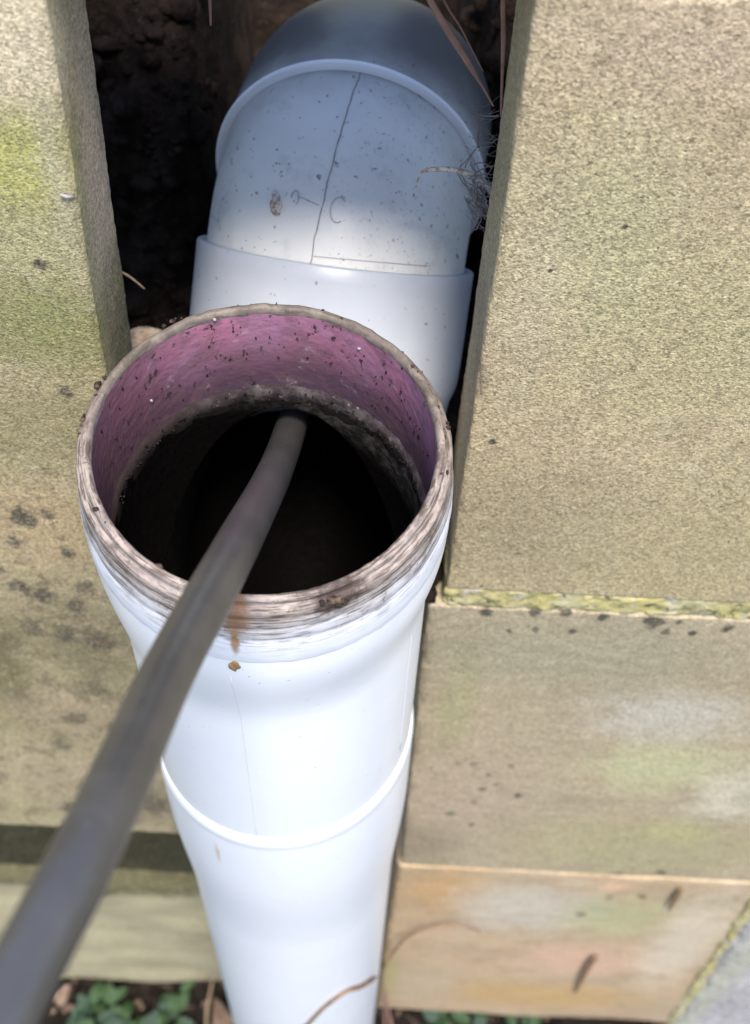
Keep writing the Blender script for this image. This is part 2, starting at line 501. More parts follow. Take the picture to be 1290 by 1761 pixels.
def ground_z(x, y):
    return -1.19 + 0.02 * fbm((x, y, 0.9), 5, 3) + 0.008 * fbm((x, y, 2.9), 30, 3)
V, F = grid(140, 110, lambda u, v: Vector((-0.9 + 1.8 * u, -0.9 + 1.6 * v, ground_z(-0.9 + 1.8 * u, -0.9 + 1.6 * v))))
k = Mat('damp_black_soil', 0.95, 0.1)
n1 = k.noise(60, 6, 0.65)
c = k.mix(k.ramp(n1, 0.40, 0.70), (0.008, 0.0065, 0.0055), (0.026, 0.019, 0.015))
M_damp = k.done(c, k.bump(n1, 0.006))
structure(obj('ground', V, F, M_damp))
k = Mat('lawn_ground', 0.95, 0.1)
c = k.mix(k.ramp(k.noise(1.5, 5, 0.6), 0.35, 0.65), (0.10, 0.11, 0.055), (0.17, 0.15, 0.10))
M_far = k.done(c, k.bump(k.noise(30, 4), 0.02))
V = [Vector(p) for p in ((-300, -300, -1.25), (300, -300, -1.25), (300, 300, -1.25), (-300, 300, -1.25))]
structure(obj('terrain', V, [[0, 1, 2, 3]], M_far))

# ------------------------------------------------------------------ right wall
wr = thing('stone_wall', (0.3, 0.08, -1.19), 'stone wall to the right of the white pipe, with a yellow mossy mortar joint', 'wall')
def slab(parent, mat, label, *a, **kw):
    V, F = slab_mesh(*a, **kw)
    o = obj('stone_slab', V, F, mat, parent)
    if label:
        o['label'] = label
    return o
slab(wr, M_top_right, 'large sandy slab above the mossy joint', 0.0705, 0.56, 0.050, 0.100, -0.189, 0.140, res=0.0028, bev=0.0013, rough=0.00025, seed=1, edge=0.0007, x0_lean=0.006, wav=0.0005)
slab(wr, M_mid_right, 'weathered slab below the mossy joint', 0.0640, 0.56, 0.0505, 0.105, -0.5885, -0.2065, res=0.004, bev=0.0018, seed=5, x0_lean=-0.008, wav=0.0006, edge=0.0009)
slab(wr, M_low_right, 'orange sandstone slab', 0.0615, 0.3215, 0.0512, 0.105, -1.025, -0.5925, res=0.005, bev=0.0035, seed=8, x1_lean=-0.042, edge=0.002, x0_lean=0.01)
slab(wr, M_grey, 'rough grey stone beside the orange one', 0.3255, 0.70, 0.0485, 0.11, -1.06, -0.5930, res=0.006, bev=0.006, seed=11, x0_lean=-0.042, edge=0.003)
V, F = slab_mesh(0.0690, 0.56, 0.0508, 0.10, -0.2070, -0.1885, res=0.0025, bev=0.002, rough=0.0016, seed=14, edge=0.002, wav=0.0012)
obj('mortar_joint', V, F, M_mortar, wr)
V, F = slab_mesh(0.069, 0.56, 0.0535, 0.10, -0.5935, -0.5875, res=0.004, bev=0.002, rough=0.002, seed=15, edge=0.001, wav=0.002)
obj('mortar_joint', V, F, M_mortar, wr)
V, F = slab_mesh(0.3200, 0.3270, 0.0500, 0.10, -1.03, -0.594, res=0.004, bev=0.002, rough=0.0022, seed=16, x0_lean=-0.042, x1_lean=-0.042, wav=0.002)
obj('mortar_joint', V, F, M_mortar, wr)
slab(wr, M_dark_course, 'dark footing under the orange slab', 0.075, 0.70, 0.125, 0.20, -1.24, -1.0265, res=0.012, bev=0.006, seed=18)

# ------------------------------------------------------------------ left wall
wl = thing('stone_wall', (-0.3, 0.08, -1.19), 'mossy stone wall to the left of the white pipe, behind the dark hose', 'wall')
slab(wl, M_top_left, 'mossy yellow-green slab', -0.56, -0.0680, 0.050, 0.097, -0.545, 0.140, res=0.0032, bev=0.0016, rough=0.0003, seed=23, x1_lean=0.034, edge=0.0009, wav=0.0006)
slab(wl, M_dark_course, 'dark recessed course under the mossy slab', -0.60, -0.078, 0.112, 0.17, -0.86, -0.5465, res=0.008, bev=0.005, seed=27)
slab(wl, M_low_left, 'pale low stone with rounded top edge', -0.62, -0.083, 0.098, 0.22, -1.165, -0.832, res=0.006, bev=0.009, seed=29, wav=0.005, edge=0.003)

# unseen slab added across the slot top to shade the elbow and soil
cp = thing('shade_slab', (0.0, 0.12, 0.142), 'unseen slab added above the slot to shade the pipe bend', 'added slab')
V, F = slab_mesh(-0.30, 0.30, 0.050, 0.19, 0.1425, 0.205, res=0.012, bev=0.004, seed=41)
obj('stone_slab', V, F, M_shade_slab, cp)

# ------------------------------------------------------------------ pipe materials
def dirt(k, c, amt, col=(0.10, 0.075, 0.055), sc=330, lo=0.60, hi=0.70):
    m = k.ramp(k.noise(sc, 4, 0.6), lo, hi)
    return k.mix(k.math('MULTIPLY', m, amt), c, col)

k = Mat('white_pvc', 0.28, 0.45)
x, y, z = k.xyz()
c = k.mix(k.ramp(k.noise(14, 4, 0.5), 0.35, 0.65), (0.77, 0.79, 0.88), (0.79, 0.81, 0.88))
c = k.mix(k.math('MULTIPLY', k.ramp(k.noise(420, 2, 0.5), 0.73, 0.77), 0.6), c, (0.25, 0.2, 0.16))
# rusty run below the rim and a small one lower down
wob = k.noise(260, 3, 0.6)
c = k.mix(k.math('MULTIPLY', k.blob((-0.0272, -0.0515, -0.262), (0.0012, 0.02, 0.013), 0.8, wob, 0.5), 0.55), c, (0.55, 0.30, 0.18))
c = k.mix(k.math('MULTIPLY', k.math('MULTIPLY', k.ramp(k.noise(260, 4, 0.65, k.vec(loc=(2, 2, 2))), 0.58, 0.66), k.ramp(z, -0.45, -0.85)), 0.5), c, (0.40, 0.33, 0.27))
# dirt and shallow scuffs
c = k.mix(k.math('MULTIPLY', k.ramp(k.noise(30, 5, 0.7, k.vec(scale=(1, 1, 0.25))), 0.62, 0.78), 0.22), c, (0.50, 0.46, 0.40))
M_pvc = k.done(c, k.bump(k.noise(55, 3), 0.0004, 0.35))

k = Mat('dusty_white_pvc', 0.35, 0.4)
c = k.mix(k.ramp(k.noise(22, 4, 0.55), 0.35, 0.65), (0.36, 0.385, 0.45), (0.41, 0.43, 0.49))
c = k.mix(k.math('MULTIPLY', k.ramp(k.noise(60, 5, 0.7), 0.52, 0.75), 0.25), c, (0.34, 0.33, 0.34))
c = k.mix(k.math('MULTIPLY', k.ramp(k.noise(380, 2, 0.5), 0.70, 0.74), 0.7), c, (0.10, 0.08, 0.07))
M_sock = k.done(c, k.bump(k.noise(90, 3), 0.0004, 0.35))

k = Mat('grimy_collar_pvc', 0.6, 0.25)
x, y, z = k.xyz()
rr = k.math('SQRT', k.math('ADD', k.math('MULTIPLY', x, x), k.math('MULTIPLY', y, y)))
def polar(k, ka, kr):
    """round-the-pipe coordinates: slow along the ring when ka is small, fine across it when kr is large"""
    cb = k.n('ShaderNodeCombineXYZ')
    k.put(cb.inputs[0], k.math('MULTIPLY', k.math('DIVIDE', x, rr), ka))
    k.put(cb.inputs[1], k.math('MULTIPLY', k.math('DIVIDE', y, rr), ka))
    k.put(cb.inputs[2], k.math('MULTIPLY', k.math('SUBTRACT', rr, z), kr))
    return cb.outputs[0]
lines = k.noise(1, 4, 0.6, polar(k, 5, 950))
lines2 = k.noise(1, 4, 0.6, polar(k, 9, 420))
cracks = k.noise(1, 5, 0.7, polar(k, 55, 150))
patch = k.noise(1, 4, 0.6, polar(k, 6, 60))
fine = k.noise(900, 3, 0.6)
c = k.mix(k.ramp(k.noise(50, 4), 0.35, 0.65), (0.63, 0.64, 0.72), (0.70, 0.72, 0.82))
zz = k.math('ADD', z, k.math('MULTIPLY', k.math('SUBTRACT', patch, 0.5), 0.016))
warm = k.ramp(zz, -0.028, -0.004)
c = k.mix(k.math('MULTIPLY', warm, 0.92), c, k.mix(k.ramp(lines2, 0.35, 0.65), (0.33, 0.262, 0.228), (0.145, 0.112, 0.097)))
l1 = k.math('MULTIPLY', k.ramp(lines, 0.50, 0.60), k.ramp(zz, -0.034, -0.010))
c = k.mix(k.math('MULTIPLY', l1, 0.85), c, (0.07, 0.05, 0.043))
cr = k.math('MULTIPLY', k.math('MULTIPLY', k.ramp(cracks, 0.58, 0.68), k.ramp(k.noise(1, 3, 0.6, polar(k, 11, 30)), 0.42, 0.62)), k.ramp(zz, -0.032, -0.012))
c = k.mix(k.math('MULTIPLY', cr, 0.8), c, (0.07, 0.048, 0.042))
pt = k.math('MULTIPLY', k.ramp(k.math('ADD', k.math('MULTIPLY', patch, 0.7), k.math('MULTIPLY', fine, 0.3)), 0.54, 0.62), k.ramp(zz, -0.026, -0.006))
c = k.mix(k.math('MULTIPLY', pt, 0.7), c, (0.10, 0.072, 0.06))
wob = k.noise(300, 4, 0.6)
c = k.mix(k.math('MULTIPLY', k.blob((-0.0042, -0.060, -0.006), (0.0048, 0.02, 0.013), 0.6, wob, 0.45), 0.75), c, (0.20, 0.095, 0.04))
c = k.mix(k.math('MULTIPLY', k.blob((-0.0052, -0.060, -0.0205), (0.0015, 0.02, 0.009), 0.6, wob, 0.5), 0.85), c, (0.27, 0.135, 0.055))
c = k.mix(k.math('MULTIPLY', k.blob((0.0262, -0.055, -0.004), (0.009, 0.02, 0.007), 0.6, wob, 0.8), 0.9), c, (0.04, 0.025, 0.022))
c = k.mix(k.math('MULTIPLY', k.math('MULTIPLY', k.ramp(y, -0.02, 0.03), k.ramp(z, -0.02, -0.006)), 0.75), c, k.mix(k.ramp(k.noise(220, 4, 0.6), 0.4, 0.65), (0.075, 0.06, 0.047), (0.15, 0.125, 0.105)))
M_collar = k.done(c, k.bump(k.math('ADD', lines, k.math('MULTIPLY', cracks, 0.25)), 0.00022, 0.6))

k = Mat('purple_primer_inside', 0.42, 0.4)
x, y, z = k.xyz()
big = k.noise(38, 4, 0.6)
c = k.mix(k.ramp(big, 0.35, 0.65), (0.42, 0.17, 0.25), (0.34, 0.17, 0.26))
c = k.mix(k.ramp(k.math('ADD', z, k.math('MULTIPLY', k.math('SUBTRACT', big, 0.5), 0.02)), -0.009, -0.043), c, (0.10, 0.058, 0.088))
c = k.mix(k.math('MULTIPLY', k.ramp(k.math('ADD', x, k.math('MULTIPLY', k.math('SUBTRACT', big, 0.5), 0.02)), -0.025, -0.055), 0.65), c, (0.10, 0.05, 0.065))  # left inner wall: its shaded side painted into the primer colour
c = k.mix(k.math('MULTIPLY', k.ramp(k.noise(90, 5, 0.65, k.vec(loc=(5, 1, 2))), 0.46, 0.64), 0.55), c, (0.15, 0.085, 0.10))
tick = k.noise(1, 3, 0.6, k.vec(scale=(420, 420, 190)))
tm = k.math('MULTIPLY', k.ramp(tick, 0.60, 0.66), k.ramp(k.noise(70, 3, 0.6, k.vec(loc=(2, 8, 1))), 0.40, 0.54))
c = k.mix(k.math('MULTIPLY', tm, 0.9), c, (0.028, 0.018, 0.018))
dust = k.math('MULTIPLY', k.ramp(k.noise(120, 5, 0.7, k.vec(loc=(3, 6, 2))), 0.60, 0.72), 0.5)
c = k.mix(dust, c, (0.42, 0.35, 0.40))
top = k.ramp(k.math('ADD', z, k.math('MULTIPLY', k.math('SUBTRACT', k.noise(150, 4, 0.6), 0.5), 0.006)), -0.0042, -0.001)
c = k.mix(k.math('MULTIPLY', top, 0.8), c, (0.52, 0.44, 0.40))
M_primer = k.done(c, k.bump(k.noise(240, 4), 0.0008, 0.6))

k = Mat('slimy_shaded_pipe', 0.5, 0.3)
n1 = k.noise(210, 5, 0.65)
x, y, z = k.xyz()
c = k.mix(k.ramp(n1, 0.40, 0.70), (0.022, 0.020, 0.019), (0.08, 0.078, 0.075))
c = k.mix(k.math('MULTIPLY', k.ramp(k.voro(260), 0.16, 0.08), k.math('MULTIPLY', k.ramp(z, -0.06, -0.048), 0.6)), c, (0.30, 0.30, 0.32))
c = k.mix(k.ramp(k.math('ADD', z, k.math('MULTIPLY', x, 0.28)), -0.049, -0.066), c, (0.0035, 0.003, 0.003))  # bore turns near-black with depth: its unlit darkness is in the colour
k.b.inputs['Specular IOR Level'].default_value = 0.04
M_slime_shade = k.done(c, k.bump(n1, 0.0015, 0.8))
k = Mat('grimy_stop', 0.8, 0.15)
n1 = k.noise(170, 5, 0.65); x, y, z = k.xyz()
c = k.mix(k.ramp(n1, 0.40, 0.66), (0.036, 0.027, 0.032), (0.095, 0.083, 0.087))
c = k.mix(k.math('MULTIPLY', k.ramp(k.noise(420, 3, 0.6), 0.62, 0.70), 0.7), c, (0.24, 0.23, 0.25))
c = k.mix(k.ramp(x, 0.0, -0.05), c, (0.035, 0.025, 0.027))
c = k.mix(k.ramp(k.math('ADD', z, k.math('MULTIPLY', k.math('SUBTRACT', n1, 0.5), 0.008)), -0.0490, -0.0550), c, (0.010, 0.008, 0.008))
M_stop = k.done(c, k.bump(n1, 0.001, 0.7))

k = Mat('dusty_shaded_pvc', 0.40, 0.40)
x, y, z = k.xyz()
c = k.mix(k.ramp(k.noise(24, 4, 0.55), 0.35, 0.65), (0.61, 0.605, 0.61), (0.66, 0.655, 0.655))
c = k.mix(k.math('MULTIPLY', k.ramp(k.noise(55, 5, 0.7), 0.50, 0.75), 0.4), c, (0.30, 0.30, 0.32))
sp = k.math('MULTIPLY', k.ramp(k.noise(560, 4, 0.65), 0.60, 0.68), k.ramp(k.math('ADD', x, k.math('MULTIPLY', k.noise(40, 3), 0.03)), 0.015, 0.05))
c = k.mix(k.math('MULTIPLY', sp, 0.6), c, (0.16, 0.14, 0.13))
c = k.mix(k.math('MULTIPLY', k.ramp(k.noise(360, 2, 0.5, k.vec(loc=(7, 7, 7))), 0.68, 0.72), 0.7), c, (0.07, 0.055, 0.05))
c = k.mix(k.ramp(k.math('ADD', y, k.math('MULTIPLY', k.noise(30, 4), 0.04)), 0.19, 0.25), c, (0.105, 0.105, 0.11))  # shade deep in the slot painted in: colour darkens towards the back
M_grey_pvc = k.done(c, k.bump(k.noise(160, 3), 0.0004, 0.4))

k = Mat('dark_line', 0.9, 0.1); M_crack = k.done((0.24, 0.235, 0.245))
k = Mat('dry_mud', 0.95, 0.1)
c = k.mix(k.ramp(k.noise(500, 3), 0.42, 0.6), (0.30, 0.24, 0.21), (0.62, 0.56, 0.52)); M_mud = k.done(c, k.bump(k.noise(500, 3), 0.001))
k = Mat('black_grime', 0.9, 0.1)
c = k.mix(k.ramp(k.noise(300, 3), 0.42, 0.65), (0.03, 0.022, 0.018), (0.12, 0.085, 0.065)); M_grime = k.done(c)
k = Mat('rust_drop', 0.3, 0.5); c = k.mix(k.ramp(k.noise(300, 3), 0.4, 0.6), (0.27, 0.16, 0.08), (0.40, 0.26, 0.14)); M_rust = k.done(c)

# ------------------------------------------------------------------ the drain pipe
dp = thing('drain_pipe', (0, 0, -1.19), 'white plastic drain pipe in the wall slot, with an open purple-lined top', 'pipe')

# collar: lip, groove, stepped bead, then the shell that narrows to the body
SEG = 160
def col_shear(z):
    t = min(1.0, max(0.0, (-z - 0.042) / 0.035))
    return 0.13 * t
rim = [(0.0550, -0.0022), (0.0550, -0.0010), (0.0556, 0.0000), (0.0562, 0.0006), (0.0576, 0.0006), (0.0584, 0.0001), (0.0586, -0.0008), (0.0583, -0.0022),
       (0.0590, -0.0030), (0.0604, -0.0032), (0.0610, -0.0040), (0.0612, -0.0065), (0.0608, -0.0072), (0.0614, -0.0084), (0.0618, -0.0125), (0.0615, -0.0131),
       (0.0620, -0.0140), (0.0624, -0.0190), (0.0621, -0.0196), (0.0626, -0.0206), (0.0629, -0.0260), (0.0629, -0.0300), (0.0628, -0.0345), (0.0626, -0.0352), (0.0621, -0.0356)]
rim = [(0.0550 + (r - 0.0550) * 0.88, z) for r, z in rim]
V, F, UV = lathe(rim, SEG)
def rim_tilt(v):
    return -0.0036 * max(0.0, v.y / 0.0586) * min(1.0, max(0.0, 1 + (v.z + 0.004) / 0.03)) 
for v in V:      # chipped, uneven lip
    v.z += rim_tilt(v)
    a = math.atan2(v.y, v.x)
    q = Vector((math.cos(a), math.sin(a), v.z * 8))
    s = 0.00035 * fbm(q, 7, 3) + 0.0003 * fbm(q, 30, 2)
    v.z += s if v.z > -0.02 else 0
    rr = math.hypot(v.x, v.y)
    d = 0.00025 * fbm(q, 14, 3)
    v.x *= 1 + d / rr; v.y *= 1 + d / rr
obj('rim_collar', V, F, M_collar, dp)

# hole where the branch enters, column by column round the wall
def hole(a):
    da = abs((math.degrees(a) - 88 + 180) % 360 - 180)
    zh = -0.0585 - 0.033 * (da / 43.0) ** 2
    zl = -0.300 + 0.145 * (da / 80.0) ** 2
    return (zh, zl) if zh > zl else None
def holed(prof_r, ztop, zbot, seg, nu=14, shear=None):
    V = []; F = []; idx = {}
    angs = [2 * PI * j / seg for j in range(seg)]
    def col(a, z0, z1, n):
        ids = []
        for i in range(n + 1):
            t = i / n
            zz = z0 + (z1 - z0) * t
            r = prof_r(zz)
            x = r * math.cos(a); ids.append(len(V)); V.append(Vector((x, r * math.sin(a), zz + (shear(zz) * x if shear else 0))))
        return ids
    up = []; lo = []; has = []
    for a in angs:
        h = hole(a); has.append(h is not None)
        zh, zl = h if h else (-0.165, -0.165)
        up.append(col(a, ztop, zh, nu)); lo.append(col(a, zl, zbot, 30))
    for j in range(seg):
        kx = (j + 1) % seg
        for colm in (up, lo):
            for i in range(len(colm[j]) - 1):
                F.append([colm[j][i], colm[j][i + 1], colm[kx][i + 1], colm[kx][i]])
    return V, F
def body_r(z):
    if z > -0.0420: return 0.0616
    if z > -0.0980:
        t = (-z - 0.042) / 0.056
        return 0.0616 + (0.0567 - 0.0616) * (t * t * (3 - 2 * t))
    return 0.0567
V, F = holed(body_r, -0.033, -0.345, SEG, 22, lambda z: col_shear(z) if z > -0.1 else 0.13 * max(0, 1 - (-z - 0.1) / 0.05))
obj('junction_body', V, F, M_pvc, dp)
def in_r(z):
    return 0.0535
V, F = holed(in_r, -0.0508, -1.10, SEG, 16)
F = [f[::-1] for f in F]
obj('inner_wall', V, F, M_slime_shade, dp)
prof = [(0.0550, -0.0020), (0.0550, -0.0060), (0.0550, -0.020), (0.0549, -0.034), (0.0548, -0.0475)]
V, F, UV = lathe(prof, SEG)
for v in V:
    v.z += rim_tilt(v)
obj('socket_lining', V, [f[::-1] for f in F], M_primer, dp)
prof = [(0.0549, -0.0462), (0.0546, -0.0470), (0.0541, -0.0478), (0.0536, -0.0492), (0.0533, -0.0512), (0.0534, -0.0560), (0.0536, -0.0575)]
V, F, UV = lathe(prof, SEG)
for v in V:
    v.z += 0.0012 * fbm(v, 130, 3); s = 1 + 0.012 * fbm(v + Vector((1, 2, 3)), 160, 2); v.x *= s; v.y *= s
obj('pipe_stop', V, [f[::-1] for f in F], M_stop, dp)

# branch: 45 degrees up and back, a little to the right
PSI = R(6.5)
def bframe(el):
    c, s = math.cos(PSI), math.sin(PSI); ce, se = math.cos(el), math.sin(el)
    t = Vector((s * ce, c * ce, se)); side = Vector((c, -s, 0)); up = side.cross(t)
    return t, side, up
BT, BS, BU = bframe(R(45))
B0 = Vector((-0.0038, 0, -0.2547))
def bring(s, r, n):
    return [B0 + BT * s + (BS * math.cos(2 * PI * j / n) + BU * math.sin(2 * PI * j / n)) * r for j in range(n)]
def hole_loop(r, n):
    """points of the hole edge, in order of angle round the branch axis"""
    pts = []
    for i in range(721):
        a = R(88) + R(-89 + 178 * i / 720)
        h = hole(a)
        if h:
            for z in h:
                p = Vector((r * math.cos(a), r * math.sin(a), z))
                d = p - (B0 + BT * 0.12)
                pts.append((math.atan2(d.dot(BU), d.dot(BS)) % (2 * PI), p))
    pts.sort(key=lambda q: q[0])
    A = np.array([q[0] for q in pts]); P = np.array([tuple(q[1]) for q in pts])
    A = np.concatenate([A - 2 * PI, A, A + 2 * PI]); P = np.concatenate([P, P, P])
    out = []
    for j in range(n):
        t = 2 * PI * j / n
        out.append(Vector([np.interp(t, A, P[:, c]) for c in range(3)]))
    return out
NB = 96
def loft(rings):
    V = [v for r in rings for v in r]; n = len(rings[0]); F = []
    for i in range(len(rings) - 1):
        for j in range(n):
            kx = (j + 1) % n
            F.append([i * n + j, i * n + kx, (i + 1) * n + kx, (i + 1) * n + j])
    return V, F
def throat(r0, r1, s1):
    h = hole_loop(r0, NB); e = bring(s1, r1, NB)
    return [[h[j].lerp(e[j], t) for j in range(NB)] for t in (0, .2, .4, .6, .8, 1.0)]
rin = throat(0.0535, 0.0500, 0.17) + [bring(s, 0.0500, NB) for s in (0.19, 0.21, 0.228)]
V, F = loft(rin)
obj('branch_lining', V, [f[::-1] for f in F], M_slime_shade, dp)
rout = throat(0.0556, 0.0562, 0.166)
rout += [bring(s, r, NB) for s, r in ((0.170, 0.0566), (0.174, 0.0580), (0.178, 0.0590), (0.186, 0.0593), (0.22, 0.0594), (0.2255, 0.0594), (0.2262, 0.0590), (0.2262, 0.0558), (0.2225, 0.0556))]
V, F = loft(rout)
obj('branch_socket', V, F, M_sock, dp)

# elbow: from the branch, bending down to level, then a lipped socket and a second bend into the soil
S = B0 + BT * 0.2235
RB = 0.043
cen = S - BU * RB
def elring(th, r, extra=0.0, n=NB):
    t, sd, up = bframe(R(45) - th)
    c = cen + up * RB + t * extra
    return [c + (sd * math.cos(2 * PI * j / n) + up * math.sin(2 * PI * j / n)) * r for j in range(n)]
TH = R(53)
rings = [elring(0, 0.0552, -0.004)] + [elring(TH * i / 18, 0.0552) for i in range(19)]
# keep the inner side of the tight bend from folding
V, F = loft(rings)
el = obj('elbow', V, F, M_grey_pvc, dp)
lip = [elring(TH, r, e) for r, e in ((0.0552, -0.0012), (0.0582, -0.0010), (0.0590, -0.0004), (0.0590, 0.0008), (0.0584, 0.0014), (0.0576, 0.0018))]
V, F = loft(lip)
obj('elbow_lip', V, F, M_pvc, dp)
# second bend: straight a little, then down
t2, sd2, up2 = bframe(R(45) - TH)
E0 = cen + up2 * RB + t2 * 0.0015
RB2 = 0.060
rings = [[E0 + (sd2 * math.cos(2 * PI * j / NB) + up2 * math.sin(2 * PI * j / NB)) * 0.0570 for j in range(NB)]]
E1 = E0 + t2 * 0.020
cen2 = E1 - up2 * RB2
for i in range(17):
    a = R(80) * i / 16
    tt = t2 * math.cos(a) - up2 * math.sin(a); uu = up2 * math.cos(a) + t2 * math.sin(a)
    c0 = cen2 + uu * RB2
    rings.append([c0 + (sd2 * math.cos(2 * PI * j / NB) + uu * math.sin(2 * PI * j / NB)) * 0.0568 for j in range(NB)])
tt = t2 * math.cos(R(80)) - up2 * math.sin(R(80))
rings.append([v + tt * 0.12 for v in rings[-1]])
V, F = loft(rings)
obj('outlet_bend', V, F, M_grey_pvc, dp)
# mould seam along the top of the elbow (dark hairline), moulded ring mark, mud fleck, scratch
def on_elbow(th, ph, lift=0.0002):
    t, sd, up = bframe(R(45) - th)
    return cen + up * RB + (sd * math.sin(ph) + up * math.cos(ph)) * (0.0552 + lift)
pts = [on_elbow(TH * (0.02 + 0.96 * i / 40), R(3.0 - 7.0 * (1 - i / 40)) + 0.012 * fbm((i * 0.3, 0, 0), 1.0, 3)) for i in range(41)]
V, F = tube(pts, [0.0002 + 0.00025 * abs(fbm((i * 0.23, 3, 0), 1.0, 2)) for i in range(41)], 6)
obj('mould_seam', V, F, M_crack, el)
pts = [on_elbow(TH * (0.27 + 0.055 * math.sin(q)), R(4.5) + 0.055 * math.cos(q)) for q in [PI * 0.25 + 1.45 * PI * i / 20 for i in range(21)]]
V, F = tube(pts, 0.00022, 6)
k = Mat('moulded_relief', 0.4, 0.4); M_relief = k.done((0.36, 0.38, 0.43))
obj('moulded_mark', V, F, M_relief, el)
pts = [on_elbow(TH * (0.31 - 0.004 * i), R(-13 + 1.2 * i)) for i in range(9)]
V1, F1 = tube(pts, 0.0002, 6)
pts = [on_elbow(TH * (0.30 + 0.035 * math.sin(q)), R(-14) + 0.028 * math.cos(q)) for q in [-0.3 * PI + 1.3 * PI * i / 14 for i in range(15)]]
V2, F2 = tube(pts, 0.00024, 6)
V, F = join([(V1, F1), (V2, F2)])
obj('moulded_mark', V, F, M_relief, el)
pts = [on_elbow(TH * (0.06 + 0.001 * i), R(-3 + 2.2 * i), 0.0001) for i in range(24)]
V, F = tube(pts, 0.00014, 5)
obj('scratch', V, F, M_crack, el)
parts = []
for i in range(16):
    th = TH * (0.26 + random.uniform(-0.05, 0.05)); ph = R(-21.5 + random.uniform(-1.6, 1.6))
    parts.append(lump(on_elbow(th, ph, 0.0003), random.uniform(0.0010, 0.0022), i, (1, 1, 1), 4, 6))
V, F = join(parts)
obj('mud_splash', V, F, M_mud, el)

# lower pipe: lipped socket round the junction's tail, then the long downpipe
def low_shear(z):
    return 0.13 * min(1.0, max(0.0, 1 - (-z - 0.222) / 0.13))
prof = [(0.0562, -0.2235), (0.0569, -0.2225), (0.0573, -0.2245), (0.0579, -0.2270), (0.0582, -0.2295), (0.0582, -0.2320), (0.0580, -0.2345), (0.0580, -0.2370),
        (0.0582, -0.2420), (0.0584, -0.2850)] + [(0.0550 + 0.0034 * (1 - t * t * (3 - 2 * t)), -0.290 - 0.125 * t) for t in [i / 16 for i in range(17)]] + [(0.0550, -0.55), (0.0550, -0.8), (0.0550, -1.3)]
V, F, UV = lathe(prof, SEG, low_shear)
obj('downpipe', V, F, M_pvc, dp)
k = Mat('grey_hairline', 0.6, 0.3); M_line = k.done((0.62, 0.62, 0.67))
# faint mould seam and a raised moulding on the front of the body
pts = [(0.05665 * math.cos(a), 0.05665 * math.sin(a), z) for a, z in [(R(-97.5) , -0.048 - 0.172 * i / 20) for i in range(21)]]
pts = [(body_r(p[2]) / 0.0565 * p[0], body_r(p[2]) / 0.0565 * p[1], p[2]) for p in pts]
V, F = tube(pts, 0.00009, 6)
obj('mould_seam', V, F, M_line, dp)
for a0, a1, zz in ((-108, -92, -0.100), (-100, -76, -0.112)):
    pts = [(0.0566 * math.cos(R(a0 + (a1 - a0) * i / 14)), 0.0566 * math.sin(R(a0 + (a1 - a0) * i / 14)), zz - 0.002 * math.sin(i / 14 * 2)) for i in range(15)]
    V, F = tube(pts, [0.0001 * math.sin(PI * (0.1 + 0.8 * i / 14)) for i in range(15)], 8)
    obj('moulded_ridge', V, F, M_pvc, dp)
# long shallow edge on the right of the body
pts = [(0.0567 * math.cos(R(-24)), 0.0567 * math.sin(R(-24)), -0.07 - 0.13 * i / 12) for i in range(13)]
V, F = tube(pts, 0.0002, 6)
obj('mould_seam', V, F, M_line, dp)
# rust drop and its run, muck along the rim
V, F = lump((-0.0061, -0.0608, -0.0395), 0.0021, 3, (0.95, 0.5, 1.75), 8, 12)
obj('rust_drip', V, F, M_rust, dp)
V, F = lump((-0.0272, -0.0505, -0.2705), 0.0011, 5, (1, 0.5, 1.2), 6, 8)
obj('rust_drip', V, F, M_rust, dp)
parts = []
for i in range(110):
    a = random.uniform(0, 2 * PI)
    if math.sin(a) < -0.2 and random.random() < 0.75: continue
    q = random.random()
    if q < 0.55: r, z = random.uniform(0.0565, 0.0577), random.uniform(0.0000, 0.0006)
    elif q < 0.85: r, z = random.uniform(0.0589, 0.0598), random.uniform(-0.0045, -0.0030)
    else: r, z = 0.0551, random.uniform(-0.004, 0)
    z += rim_tilt(Vector((0, r * math.sin(a), z)))
    parts.append(lump((r * math.cos(a), r * math.sin(a), z), random.uniform(0.00015, 0.0005) * random.choice((1, 1, 1.6)), i, (random.uniform(1, 2.4), random.uniform(1, 2.4), 0.6), 4, 6))
for (a, r, z, s) in ((-65, .0605, -.003, .0022), (-63, .0615, -.0055, .0026), (-68, .061, -.004, .0018), (-60, .0612, -.0045, .0016), (162, .0606, -.003, .0022), (172, .0611, -.004, .0016), (158, .060, -.003, .0012), (178, .0612, -.003, .0014), (128, .0588, -.0024, .0014), (124, .059, -.0026, .001), (10, .0615, -.004, .0012)):
    for i in range(4):
        aa = R(a + random.uniform(-2, 2))
        r = min(r, 0.0597)
        parts.append(lump((r * math.cos(aa), r * math.sin(aa), z + random.uniform(-.001, .001)), s * random.uniform(0.35, 0.7), a + i, (1, 1, 0.8), 4, 7))
V, F = join(parts)
structure(obj('rim_muck', V, F, M_grime, dp), 'stuff')
